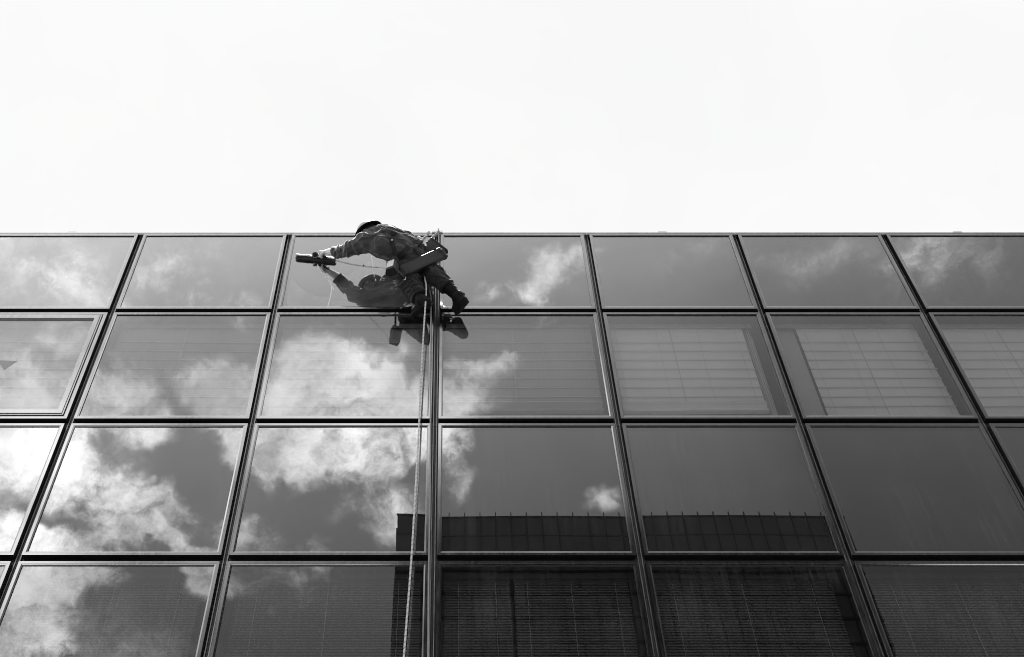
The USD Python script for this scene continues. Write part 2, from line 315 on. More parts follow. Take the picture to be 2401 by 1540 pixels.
# inside: floor slabs behind the spandrels, core wall, side walls, roof
SLAB = [(ROW[0][0] + .02, ROW[0][1] - .01), (ROW[2][0] + .02, ROW[2][1] - .02), (ROW[4][0] + .02, ROW[4][1] - .02)]
for z0, z1 in SLAB: obj('floor_slab', box(XA, XB, .09, 5.0, z0, z1), M['interior_dark'], bld)
obj('core_wall', box(XA, XB, 5.002, 5.2, 0, ZTOP - .03), M['interior_dark'], bld)
for x0, x1 in ((XA - .2, XA - .002), (XB + .002, XB + .2)): obj('side_wall', box(x0, x1, .0, 5.2, 0, ZTOP - .03), M['interior_light'], bld)
obj('roof_deck', box(XA, XB, .345, 5.2, ZTOP - .02, ZTOP - .004), M['interior_dark'], bld)
obj('base_wall', box(XA, XB, .01, .4, 0, ROW[4][0] - .004), M['tower_glass'], bld)
# a pale pillar and a window reveal show behind the panes on the right
zb, zt = ROW[1]
obj('pillar', box(3.515, 3.72, .235, .6, zb - .02, zt + .02), M['interior_light'], bld)
obj('wall_return', box(3.20, 3.28, .30, .7, zb - .02, zt + .02), M['interior_light'], bld)
for r in (1, 3):
    for c in COLS:
        a, b = JX(c - 1) + .10, JX(c) - .10
        obj('ceiling_trim', box(a, b, .165, .18, ROW[r][1] - .050, ROW[r][1] + .006), M['interior_light' if r == 1 else 'back_panel'], bld)

# ------------------------------------------------------------------ roman shades behind the windows of the second row
YS = .205
SHADES = {0: (None, None, 0, 'grey ribbed roman shade behind the opening casement at the left edge'),
          1: (None, None, 0, 'grey ribbed roman shade behind the window right of the opening casement'),
          2: (None, None, 0, 'grey ribbed roman shade in the cloud-filled window below the hanging worker'),
          3: (None, None, 1, 'grey roman shade right of the ropes with folds gathered at its foot'),
          4: (None, 3.15, 2, 'pale roman shade with beaded chain, stopping short of its window on the right'),
          5: (3.735, 5.035, 0, 'pale roman shade beside the pale pillar behind glass'),
          6: (5.16, None, 0, 'pale roman shade in the last window at the right edge')}
BAT = [804.3, 825.0, 845.8, 867.0, 888.5, 910.5, 932.5, 955.0, 978.0]
for c, (xa, xb, kind, label) in SHADES.items():
    a, b = (xa if xa is not None else JX(c - 1) + .085), (xb if xb is not None else JX(c) - .085)
    t = thing('roman_shade', label, 'window shade', 'roman shades in the second row of windows')
    zs = [ZP(y, -YS) for y in BAT]
    if kind: zs = zs[:7] + [ZP(943.5, -YS)]
    zl = zs[-1] if kind else ROW[1][0] - .1
    prof = [(ROW[1][1] - .02, 0)]
    for z in zs:
        prof += [(z + .030, .002), (z + .008, -.003), (z - .004, .004)]
    if kind: prof += [(zl - .02, -.03), (zl - .05, -.045), (zl - .075, -.012), (zl - .085, .002), (zl - .11, -.03), (zl - .15, -.035), (zl - .165, .0)]
    else: prof += [(zl, 0)]
    prof = np.array(prof); k = 24; xs = np.linspace(a, b, k)
    ph = 3.1 * c
    V = np.array([[x, YS + d + .006 * math.sin(2.3 * x + ph + z) + .003 * math.sin(7 * x + ph), z + .004 * math.sin(2 * x + ph + 3 * z)] for z, d in prof for x in xs])
    F = []
    for i in range(len(prof) - 1):
        for j in range(k - 1):
            p = i * k + j; F += [[p, p + 1, p + k + 1], [p, p + k + 1, p + k]]
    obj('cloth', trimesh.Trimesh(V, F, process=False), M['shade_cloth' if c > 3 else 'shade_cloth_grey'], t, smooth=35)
    for z in zs:
        pts = [(x, YS - .013 + .006 * math.sin(2.3 * x + ph + z), z + .004 * math.sin(2 * x + ph + 3 * z)) for x in np.linspace(a, b, 8)]
        obj('batten', tube(pts, .0058, 6), M['shade_batten'], t)
    for fr in (.06, .36, .66, .94):
        x = a + (b - a) * fr
        obj('cord', box(x - .0011, x + .0011, YS - .0225, YS - .0210, max(zl, ROW[1][0] - .1), ROW[1][1] - .06), M['shade_cord'], t)
    x = a + (b - a) * .46
    obj('seam', box(x - .0040, x + .0040, YS - .0205, YS - .0190, max(zl, ROW[1][0] - .1), ROW[1][1] - .06), M['shade_cord'], t)
    if kind == 2:
        obj('bead_chain', [tube([(b + .03 + e, YS - .03, ROW[1][1] - .1), (b + .035 + e, YS - .03, ROW[1][0] - .05)], .0035, 5) for e in (0, .02)], M['shade_batten'], t)
# ------------------------------------------------------------------ venetian blinds behind the windows of the fourth row
VEN = [(JX(0) + .09, JX(1) - .20, 'grey venetian blind behind the bottom left window full of clouds'),
       (JX(1) + .09, JX(2) - .10, 'grey venetian blind behind the bottom window left of the ropes'),
       (JX(2) + .09, JX(2) + .655, 'narrow left one of two grey venetian blinds right of the ropes'),
       (JX(2) + .680, JX(3) - .09, 'wide right one of two grey venetian blinds right of the ropes'),
       (JX(3) + .09, JX(4) - .115, 'grey venetian blind behind the dark bottom window mirroring the right half of the tower'),
       (JX(4) + .20, JX(5) - .09, 'grey venetian blind in the bottom right corner window')]
YV = .25; PV = .026
ZLOW = ZP(1540, -YV) - .22
slat_cache = {}
for a, b, label in VEN:
    t = thing('venetian_blind', label, 'window blind', 'venetian blinds in the lowest row of windows')
    zt = ROW[3][1] - .04
    obj('head_rail', box(a, b, YV - .018, YV + .018, zt + .006, zt + .034), M['blind_slat'], t)
    kk = int((zt - ZLOW) / PV)
    for i in range(kk):
        z = zt - .008 - i * PV + rng.uniform(-.0008, .0008); th = math.radians(62 + rng.uniform(-3, 3)); sag = rng.uniform(-.001, .001)
        prof = []
        for s_, o in ((-.0135, 0), (-.005, .0022), (.005, .0022), (.0135, 0)):
            prof.append((YV + s_ * math.cos(th) - o * math.sin(th), z + s_ * math.sin(th) + o * math.cos(th)))
        e = rng.uniform(-.002, .002, 2)
        V = np.array([(x, y, zz + sag * (j == 1)) for j, x in enumerate((a + .004 + e[0], (a + b) / 2, b - .004 + e[1])) for y, zz in prof]); F = []
        for m_ in range(2):
            for q in range(3):
                p = m_ * 4 + q; F += [[p, p + 4, p + 5], [p, p + 5, p + 1]]
        obj('slat', trimesh.Trimesh(V, F, process=False), M['blind_slat'], t)
    for fr in (.12, .5, .88) if b - a > .8 else (.22, .78):
        x = a + (b - a) * fr
        obj('ladder_cord', box(x - .0016, x + .0016, YV - .021, YV - .019, ZLOW, zt), M['shade_cord'], t)

# ------------------------------------------------------------------ the dark tower across the street, mirrored in the lower windows
DT = 60.0                                                # camera to its mirror image
def T(px, py):                                            # point of the tower's front seen by way of the glass
    q = py + VQ; return DT * (px - VX) / (SN * q), EYE + DT * (QC / (SC * q) - CS / SN)
tx0, tzt = T(933, 1211); tx1 = T(1985, 1228)[0]; ty = -(DT - D0)
tzs = T(933, 1238)[1]; txs = T(928.5, 1238)[0]
tw = thing('office_tower', 'dark office tower with spiked roof line, mirrored in the lower windows', 'building', loc=((tx0 + tx1) / 2, ty, 0))
obj('tower_wall', box(tx0, tx1, ty - 25, ty, .0, tzt), M['tower_glass'], tw)
obj('corner_wall', box(txs, tx0 - .003, ty - 24.5, ty - .2, .0, tzs), M['tower_glass'], tw)
sp = (T(1193, 1250)[0] - T(1156, 1250)[0]); fx = tx0 + 1.4
k = 0
while fx < tx1 - .2:
    if k: obj('fin', box(fx - .028, fx + .028, ty + .002, ty + .12, 2.0, tzt + .34), M['tower_metal'], tw)
    fx += sp; k += 1
z = tzt - (tzt - T(1200, 1256)[1]); i = 0
while z > 12:
    obj('floor_band', box(tx0, tx1, ty + .003, ty + (.06 if i == 0 else .10), z - (.035 if i == 0 else .09), z + (.035 if i == 0 else .09)), M['tower_metal'], tw)
    z -= (T(1200, 1256)[1] - T(1200, 1340)[1]) if i == 0 else 1.9; i += 1
obj('roof_rim', box(tx0 - .05, tx1 + .05, ty + .003, ty + .08, tzt - .12, tzt + .02), M['tower_metal'], tw)
# ------------------------------------------------------------------ the window cleaner
plain('jacket_cloth', .052, .85, spec=.2, nscale=30.0, var=.16, bump=.35, bscale=160.0, sheen=.25)
plain('trouser_cloth', .012, .85, spec=.2, nscale=26.0, var=.2, bump=.35, bscale=160.0, sheen=.1)
plain('boot_rubber', .004, .6, spec=.12, var=.3, bump=.1, bscale=40.0)
plain('strap_web', .007, .6, spec=.35, var=.25, bump=.3, bscale=300.0)
plain('skin', .30, .55, spec=.35, nscale=20.0, var=.08)
plain('hair', .015, .5, var=.3)
plain('eye_white', .6, .2, var=.02)
plain('glove_cotton', .62, .9, spec=.1, nscale=30.0, var=.06, bump=.4, bscale=220.0)
plain('helmet_shell', .22, .34, spec=.6, nscale=6.0, var=.06)
plain('helmet_shaded_inside', .012, .7, var=.2)
plain('steel', .62, .28, metal=1.0, var=.08)
plain('black_plastic', .010, .5, spec=.25, var=.2)
plain('can_metal', .40, .38, metal=.9, nscale=6.0, var=.35, stretch=(8, 8, .5), rvar=.1)
plain('box_plastic', .018, .42, spec=.4, nscale=8.0, var=.2, bump=.15, bscale=120.0)
plain('fleece', .035, .95, spec=.1, nscale=90.0, var=.6, bump=.9, bscale=260.0)
plain('towel', .30, .95, spec=.1, nscale=40.0, var=.15, bump=.6, bscale=250.0)
plain('rope_pale', .52, .85, spec=.15, nscale=60.0, var=.2, bump=.5, bscale=400.0)
plain('rope_grey', .26, .85, spec=.15, nscale=60.0, var=.25, bump=.5, bscale=400.0)
plain('rope_mark', .02, .85, var=.2)
plain('pad_white', .85, .9, var=.03)

from scipy.interpolate import RegularGridInterpolator
def unit_(v): v = np.asarray(v, float); return v / np.linalg.norm(v)
def seg(p, a, b, r0, r1):
    ab = b - a; t = np.clip(((p - a) @ ab) / (ab @ ab), 0, 1)
    return np.linalg.norm(p - a - t[:, None] * ab, axis=1) - (r0 + (r1 - r0) * t)
def ell(p, c, R, rad):
    q = (p - c) @ np.asarray(R).T / rad
    k0 = np.linalg.norm(q, axis=1); k1 = np.linalg.norm(q / rad, axis=1) + 1e-9
    return k0 * (k0 - 1) / k1
def su(a, b, k):
    h = np.clip(.5 + .5 * (b - a) / k, 0, 1); return b + (a - b) * h - k * h * (1 - h)
def nets(fn, lo, hi, h):
    """surface nets: a closed smooth mesh of fn = 0"""
    lo, hi = np.asarray(lo, float), np.asarray(hi, float); nn = np.ceil((hi - lo) / h).astype(int) + 1
    ax = [lo[k] + h * np.arange(nn[k]) for k in range(3)]
    c = 4; cx_ = [np.append(x[::c], x[-1] + h * c) for x in ax]           # coarse pass first, exact values only near the surface
    CG = np.stack(np.meshgrid(*cx_, indexing='ij'), -1).reshape(-1, 3)
    CF = np.concatenate([fn(CG[i:i + 100000]) for i in range(0, len(CG), 100000)]).reshape([len(x) for x in cx_])
    F = RegularGridInterpolator(cx_, CF, bounds_error=False, fill_value=None)(np.stack(np.meshgrid(*ax, indexing='ij'), -1).reshape(-1, 3))
    kk = np.flatnonzero(np.abs(F) < 4.5 * h + .012)
    for i in range(0, len(kk), 100000):
        j = kk[i:i + 100000]; g_ = np.stack(np.unravel_index(j, nn), -1) * h + lo; F[j] = fn(g_)
    F = F.reshape(nn)
    F[0], F[-1], F[:, 0], F[:, -1], F[:, :, 0], F[:, :, -1] = (np.maximum(x, 1e-3) for x in (F[0], F[-1], F[:, 0], F[:, -1], F[:, :, 0], F[:, :, -1]))
    S = F < 0; m = nn - 1
    acc, cnt = np.zeros((*m, 3)), np.zeros(m)
    sl = lambda o: tuple(slice(o[k], o[k] + m[k]) for k in range(3))
    cor = [(a, b, c) for a in (0, 1) for b in (0, 1) for c in (0, 1)]
    for p in cor:
        for k in range(3):
            if p[k]: continue
            q = list(p); q[k] = 1; q = tuple(q)
            fa, fb = F[sl(p)], F[sl(q)]; on = (fa < 0) != (fb < 0)
            t = np.where(on, fa / np.where(on, fa - fb, 1), 0)
            w = np.zeros((*m, 3)); 
            for d in range(3): w[..., d] = p[d]
            w[..., k] += t
            acc += np.where(on[..., None], w, 0); cnt += on
    act = cnt > 0; idx = -np.ones(m, int); idx[act] = np.arange(act.sum())
    I = np.argwhere(act); V = lo + h * (I + acc[act] / cnt[act][:, None])
    faces = []
    for k in range(3):
        a, b = (k + 1) % 3, (k + 2) % 3
        s0 = [slice(1, -1)] * 3; s0[k] = slice(0, -1); s1 = list(s0); s1[k] = slice(1, None)
        A, B = S[tuple(s0)], S[tuple(s1)]
        for flip, on in ((False, A & ~B), (True, ~A & B)):
            e = np.argwhere(on); 
            if not len(e): continue
            off = np.array([1, 1, 1]); off[k] = 0; e = e + off
            def cell(da, db):
                c = e.copy(); c[:, a] += da; c[:, b] += db; return idx[c[:, 0], c[:, 1], c[:, 2]]
            q = np.stack([cell(-1, -1), cell(0, -1), cell(0, 0), cell(-1, 0)], 1)
            if flip: q = q[:, ::-1]
            faces.append(q)
    q = np.vstack(faces); f = np.vstack([q[:, [0, 1, 2]], q[:, [0, 2, 3]]])
    return trimesh.Trimesh(V, f, process=False)
def around(fn, pts, pad, h):
    p = np.array(pts); return nets(fn, p.min(0) - pad, p.max(0) + pad, h)

# joints, each at its own distance from the facade
PEL, WAI, CHE, NEC = C1(1440, 520, .235), C1(1290, 455, .31), C1(1120, 380, .385), C1(1030, 312, .40)
HEA = C1(966, 300, .36)
LSH, LEL, LWR, LHA = C1(958, 368, .41), C1(775, 452, .30), C1(552, 482, .13), C1(455, 480, .075)
RSH, REL, RWR, RHA = C1(1160, 300, .32), C1(1345, 345, .20), C1(1480, 420, .12), C1(1545, 455, .08)
LHI, LKN, LAN, LHE, LTO = C1(1405, 605, .26), C1(1375, 790, .24), C1(1512, 985, .24), C1(1556, 1000, .25), C1(1430, 1088, .05)
RHI, RKN, RAN, RHE, RTO = C1(1500, 600, .235), C1(1650, 735, .27), C1(1893, 945, .215), C1(1930, 985, .215), C1(1856, 1083, .05)
E2 = unit_(NEC - PEL); E1 = unit_((RSH - LSH) - E2 * ((RSH - LSH) @ E2)); E3 = np.cross(E1, E2)
if E3[1] > 0: E3 = -E3                                   # E3: out of his back

def ridged(p, A, seed, oct_=3):
    """folds: noise stretched along the rows of A"""
    n_ = meshkit.fbm(p @ np.asarray(A).T + 3.7 * meshkit.noise(p * 9, seed + 5)[:, None] * .35, oct_, seed)
    fine = meshkit.fbm(p @ np.asarray(A).T * 2.3 + 11.0, 2, seed + 9)
    return (1 - np.abs(2 * n_ - 1)) ** 3 * 1.15 + .13 * (1 - np.abs(2 * fine - 1)) ** 3
def near(d, p, fn, lim=.05):
    w = np.zeros(len(p)); k = np.abs(d) < lim
    if k.any(): w[k] = fn(p[k])
    return w
def torso(p, g=0.0):
    d = None
    for s in (-1, 1):
        o = E1 * s
        for a, b, r0, r1 in ((NEC + o * .055 - E2 * .03, CHE + o * .085, .075, (.106 if s < 0 else .122)), (CHE + o * .085, WAI + o * .065, (.104 if s < 0 else .122), .118), (WAI + o * .065, PEL + o * .075, .118, .128)):
            x = seg(p, a, b, r0 + g, r1 + g); d = x if d is None else su(d, x, .06)
    d = su(d, seg(p, NEC - E2 * .02, LSH, .07 + g, .082 + g), .06); d = su(d, seg(p, NEC - E2 * .02, RSH, .07 + g, .078 + g), .06)
    return d
AX_L1, AX_L2 = unit_(LEL - LSH), unit_(LWR - LEL)
HEM = PEL + E2 * .02
CUFL, CUFR = C1(622, 486, .160), RWR
def jacket0(p):
    d = torso(p, .012)
    d = su(d, seg(p, LSH, LEL, .100, .072), .07); d = su(d, seg(p, LEL, CUFL, .072, .056), .03)
    d = su(d, seg(p, RSH, REL, .084, .068), .05); d = su(d, seg(p, REL, CUFR, .068, .052), .03)
    c = NEC + E2 * .035; q = p - c; hgt = q @ E2; rad = np.linalg.norm(q - hgt[:, None] * E2, axis=1)
    col = np.hypot(rad - .070, np.maximum(np.abs(hgt) - .022, 0)) - .011
    return su(d, col, .012)
def jacket_fn(p):
    d = jacket0(p)
    def w(q):
        s = (q - PEL) @ E2
        arm = np.clip(((LSH - q) @ AX_L1 * -1 - .02) / .12, 0, 1) * (((q - LSH) @ AX_L1) > 0)
        B = np.stack([unit_(AX_L1 + .6 * E3), np.cross(AX_L1, E3), E3])
        wa = ridged(q, B * np.array([[14], [5.5], [7]]), 11)
        Tm = np.stack([unit_(E2 * .8 - E1 * .5), unit_(E1 * .9 + E2 * .45), E3])
        wt = ridged(q, Tm * np.array([[3.6], [13.5], [7]]), 23)
        return -.024 * (arm * wa + (1 - arm) * wt) + .010 - .006 * arm
    d = d + near(d, p, w)
    lower = -((p - HEM) @ E2) - .012 * np.sin(9 * ((p - HEM) @ E1))
    cut = np.maximum(lower, -10)
    armcut = (p - CUFL) @ unit_(CUFL - LEL)
    d = np.maximum(d, cut); d = np.maximum(d, np.where(np.linalg.norm(p - CUFL, axis=1) < .12, armcut - .004, -1))
    rc = (p - CUFR) @ unit_(CUFR - REL)
    return np.maximum(d, np.where(np.linalg.norm(p - CUFR, axis=1) < .12, rc - .004, -1))
LCU, RCU = LKN + (LAN - LKN) * .80, RKN + (RAN - RKN) * .50
NL, NR = unit_(LAN - LKN), unit_(RAN - RKN)
def trousers0(p):
    d = None
    for s in (-1, 1):
        x = seg(p, WAI + E1 * s * .06 - E2 * .02, PEL + E1 * s * .075,   .112, .128); d = x if d is None else su(d, x, .05)
    for H, K, C, r in ((LHI, LKN, LCU, (.118, .108, .082)), (RHI, RKN, RCU, (.116, .092, .078))):
        d = su(d, seg(p, H, K, r[0], r[1]), .05); d = su(d, seg(p, K, C + (C - K) * .08, r[1], r[2]), .05)
    return d
def trousers_fn(p):
    d = trousers0(p)
    def w(q):
        A1 = np.stack([NL, np.cross(NL, E3), E3]); A2 = np.stack([unit_(RKN - RHI), np.cross(NR, E3), E3])
        left = np.linalg.norm(q - LKN, axis=1) < np.linalg.norm(q - RKN, axis=1)
        wl = ridged(q, A1 * np.array([[12], [5], [7]]), 41); wr = ridged(q, A2 * np.array([[5], [12], [7]]), 47)
        return -.024 * np.where(left, wl, wr) + .010
    d = d + near(d, p, w)
    for C, N_ in ((LCU, NL), (RCU, NR)):
        d = np.maximum(d, np.where(np.linalg.norm(p - C, axis=1) < .15, (p - C) @ N_ + .006 * np.sin(31 * p[:, 0]), -1))
        rim = np.hypot(np.linalg.norm((p - C) - ((p - C) @ N_)[:, None] * N_, axis=1) - .074, (p - C) @ N_ + .012) - .011
        d = su(d, rim, .012)
    return d
def boot_fn(K, A, H, Tt):
    n_ = unit_(A - K); top = K + (A - K) * .42; f = unit_(Tt - H); sole = unit_(np.cross(np.cross(f, n_), f)); sole = sole if sole @ n_ > 0 else -sole
    def fn(p):
        d = seg(p, top, A, .070, .056); d = su(d, seg(p, A, H, .055, .048), .03)
        d = su(d, seg(p, H, H + f * .08, .047, .044), .03); d = su(d, seg(p, H + f * .10, Tt - f * .03, .046, .043), .03); d = su(d, seg(p, A + f * .02, H + f * .14, .052, .044), .04)
        d = d + near(d, p, lambda q: -.006 * ridged(q, np.stack([n_ * 26, f * 12, np.cross(n_, f) * 12]), 61) * np.clip(((q - A) @ -n_ + .06) / .06, 0, 1))
        flat = (p - H) @ sole - .040
        d = np.maximum(d, flat)
        sl = np.maximum(np.maximum(seg(p, H + sole * .034, Tt + sole * .034 - f * .02, .050, .048), np.abs((p - H) @ sole - .036) - .010), -1)
        d = np.minimum(d, sl)
        return np.maximum(d, -((p - top) @ n_) - .0)
    return fn, [top, A, H, Tt]

# head: up leans to the side and back, the face is turned along the glass towards the brush
HU = unit_((-.38, -.13, .92)); HF = np.array([-.82, .52, -.05]); HF = unit_(HF - HU * (HF @ HU)); HR = np.cross(HF, HU)
HB = np.stack([HR, HF, HU])
def hp(r, f, u): return HEA + HR * r + HF * f + HU * u
def head_fn(p):
    d = ell(p, hp(0, -.01, .03), HB, np.array([.076, .095, .098]))
    d = su(d, ell(p, hp(0, .035, -.045), HB, np.array([.055, .055, .062])), .03)
    d = su(d, seg(p, hp(0, .082, .012), hp(0, .104, -.020), .009, .014), .012)
    for s in (-1, 1):
        d = su(d, ell(p, hp(.079 * s, -.005, -.005), HB, np.array([.010, .020, .032])), .008)
        d = su(d, ell(p, hp(.040 * s, .062, -.022), HB, np.array([.024, .02, .02])), .012)
        d = np.maximum(d, -(np.linalg.norm(p - hp(.031 * s, .098, .014), axis=1) - .017))
    d = su(d, seg(p, hp(-.035, .080, .034), hp(.035, .080, .034), .010, .010), .012)
    d = su(d, seg(p, hp(-.02, .083, -.056), hp(.02, .083, -.056), .007, .007), .008)
    d = np.maximum(d, -seg(p, hp(-.022, .093, -.050), hp(.022, .093, -.050), .0028, .0028))
    return su(d, seg(p, NEC, hp(0, -.02, -.04), .062, .056), .03)
def hand_chains(W, Fw, Pn, curl, side, g=0.0):
    """palm and five fingers: W wrist, Fw along the hand, Pn out of the palm; returns capsules"""
    Fw = unit_(Fw); Pn = unit_(Pn - Fw * (Pn @ Fw)); Lt = np.cross(Fw, Pn) * side; caps = []
    for i, (o, ln, r) in enumerate(((.030, .078, .0098), (.010, .086, .0102), (-.011, .080, .0098), (-.031, .064, .0086))):
        base = W + Fw * (.092 - .004 * abs(i - 1)) + Lt * o
        caps.append((W + Lt * o * .55 + Fw * .012, base, .0165, .0135)); a, pt = 0.0, base
        for k, (fr, c) in enumerate(((.45, curl[0]), (.31, curl[1]), (.24, curl[2]))):
            a += math.radians(c + 3 * i); q = pt + (Fw * math.cos(a) + Pn * math.sin(a)) * ln * fr
            caps.append((pt, q, r + g - .0006 * k, r + g - .0006 * (k + 1))); pt = q
    t0 = W + Fw * .022 + Lt * .026; t1 = t0 + (Lt * .55 + Fw * .6 + Pn * .55) * .042; t2 = t1 + (Fw * .55 + Pn * .75 - Lt * .25) * .034; t3 = t2 + (Fw * .3 + Pn * .6 - Lt * .6) * .027
    caps += [(W + Fw * .02, t0, .017, .016), (t0, t1, .015 + g, .0125 + g), (t1, t2, .0125 + g, .0112 + g), (t2, t3, .0112 + g, .010 + g)]
    return caps
def caps_fn(caps, k):
    def fn(p):
        d = seg(p, *caps[0])
        for c in caps[1:]: d = su(d, seg(p, *c), k)
        return d
    return fn
GRIP = unit_(C1(500, 540, .11) - C1(412, 515, .085))      # along the washer's handle
LCAP = hand_chains(LWR + (LHA - LWR) * .15, LHA - LWR, np.array([.15, .75, -.62]), (62, 78, 48), 1)
RCAP = hand_chains(RWR + (RHA - RWR) * .1, RHA - RWR, np.array([.1, .9, -.2]), (58, 80, 50), -1)
def body_fn(p):
    d = torso(p, -.014)
    for a, b, c, r in ((LSH, LEL, LWR, (.056, .046, .030)), (RSH, REL, RWR, (.056, .046, .030))):
        d = su(d, seg(p, a, b, r[0], r[1]), .03); d = su(d, seg(p, b, c, r[1], r[2]), .02)
    for H, K, A, He, To in ((LHI, LKN, LAN, LHE, LTO), (RHI, RKN, RAN, RHE, RTO)):
        d = su(d, seg(p, PEL + (H - PEL) * .6, K, .085, .058), .04); d = su(d, seg(p, K, A, .055, .036), .02)
        d = su(d, seg(p, A, He, .034, .03), .02); d = su(d, seg(p, He, To, .032, .026), .02)
    for caps in (LCAP, RCAP):
        for a, b, r0, r1 in caps:
            d = su(d, seg(p, a, b, r0 - .0022, r1 - .0022), .006)
    near_head = np.linalg.norm(p - HEA, axis=1) < .30
    if near_head.any(): d[near_head] = su(d[near_head], head_fn(p[near_head]), .02)
    return d
person = thing('person', 'person in work jacket, helmet and rubber boots leaning sideways on ropes to wash a window', 'person', loc=PEL)
ALL = [PEL, WAI, CHE, NEC, hp(0, 0, .13), hp(0, .12, 0), LSH, LEL, LWR, LHA + unit_(LHA - LWR) * .1, RSH, REL, RWR, RHA, LKN, LAN, LHE, LTO, RKN, RAN, RHE, RTO, LHI, RHI]
obj('body', around(body_fn, ALL, .15, .0075), M['skin'], person, smooth=True)
obj('jacket', around(jacket_fn, [PEL, NEC + E2 * .05, CUFL, LEL, LSH, RSH, REL, RWR, WAI], .17, .0055), M['jacket_cloth'], person, smooth=True)
obj('trousers', around(trousers_fn, [WAI, PEL, LHI, LKN, LCU, RHI, RKN, RCU], .17, .0055), M['trouser_cloth'], person, smooth=True)
for K, A, H, Tt in ((LKN, LAN, LHE, LTO), (RKN, RAN, RHE, RTO)):
    fn, pts = boot_fn(K, A, H, Tt); obj('boot', around(fn, pts, .09, .006), M['boot_rubber'], person, smooth=True)
for caps, a, b in ((LCAP, LWR, CUFL), (RCAP, RWR, CUFR)):
    back = a + (b - a) * 1.0 if caps is LCAP else a - unit_(RWR - REL) * (-.0)
    ext = [(a + unit_(b - a) * .085, a, .043, .034), (a, a + (LHA - LWR if caps is LCAP else RHA - RWR) * .3, .034, .024)] if caps is LCAP else [(a - unit_(RWR - REL) * .03, a, .038, .033), (a, a + (RHA - RWR) * .3, .033, .024)]
    f0 = caps_fn(ext + caps, .007)
    obj('glove', around(lambda p: f0(p) + near(f0(p), p, lambda q: -.002 * ridged(q, np.eye(3) * 40, 71)), [c[0] for c in ext + caps] + [c[1] for c in caps], .05, .0036), M['glove_cotton'], person, smooth=True)
for s in (-1, 1):
    e = trimesh.creation.icosphere(2, .0135); e.apply_translation(hp(.031 * s, .085, .014)); obj('eye', e, M['eye_white'], person, smooth=True)
def hair_fn(p):
    d = ell(p, hp(0, -.018, .034), HB, np.array([.083, .098, .100])); q = (p - HEA)
    return np.maximum(np.maximum(d, -(q @ HU) - .065), (q @ HF) - .055 - .3 * np.maximum(-(q @ HU), -.02))
obj('hair', around(hair_fn, [hp(0, 0, 0), hp(0, 0, .1)], .12, .006), M['hair'], person, smooth=True)
# helmet: shell with a brim all round, deeper at the front; inside and brim underside painted near black as shadow, chin strap below
def helmet_rings(rings, k=56):
    V = []
    for u, s, brim in rings:
        for i in range(k):
            a = 2 * math.pi * i / k; c, sn = math.cos(a), math.sin(a)
            fx = 1 + .22 * max(0, sn) ** 3
            rib = 1 + .012 * (u > .05) * max(0, math.cos(2 * a)) ** 8
            V.append(hp((.116 * s * rib + brim) * c, -.008 + (.138 * s * rib + brim * fx) * sn, u - (.016 * max(0, sn) ** 2 if brim > .01 else 0)))
    F = []
    for j in range(len(rings) - 1):
        for i in range(k):
            a, b = j * k + i, j * k + (i + 1) % k; F += [[a, b, b + k], [a, b + k, a + k]]
    return trimesh.Trimesh(np.array(V), F, process=False)
out = [(.044 + .125 * math.sin(t), max(.004, math.cos(t) ** .85), 0) for t in np.linspace(math.pi / 2, .05, 14)]
shell = out + [(.045, 1.01, .004), (.037, 1.015, .020), (.030, 1.015, .034), (.027, 1.015, .0355)]
helm = obj('helmet', helmet_rings(shell), M['helmet_shell'], person, smooth=40)
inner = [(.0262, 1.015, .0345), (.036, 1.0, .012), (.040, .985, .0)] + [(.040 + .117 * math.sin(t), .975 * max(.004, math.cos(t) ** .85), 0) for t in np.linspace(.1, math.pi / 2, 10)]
obj('helmet_shaded_inside', helmet_rings(inner), M['helmet_shaded_inside'], helm, smooth=40)
for s in (-1, 1):
    obj('chin_strap', [tube(curve([hp(.100 * s, .02, .05), hp(.084 * s, .03, -.01), hp(.055 * s, .055, -.075), hp(0, .062, -.112)], 8), .0048, 6)], M['towel' if s > 0 else 'strap_web'], helm, smooth=True)
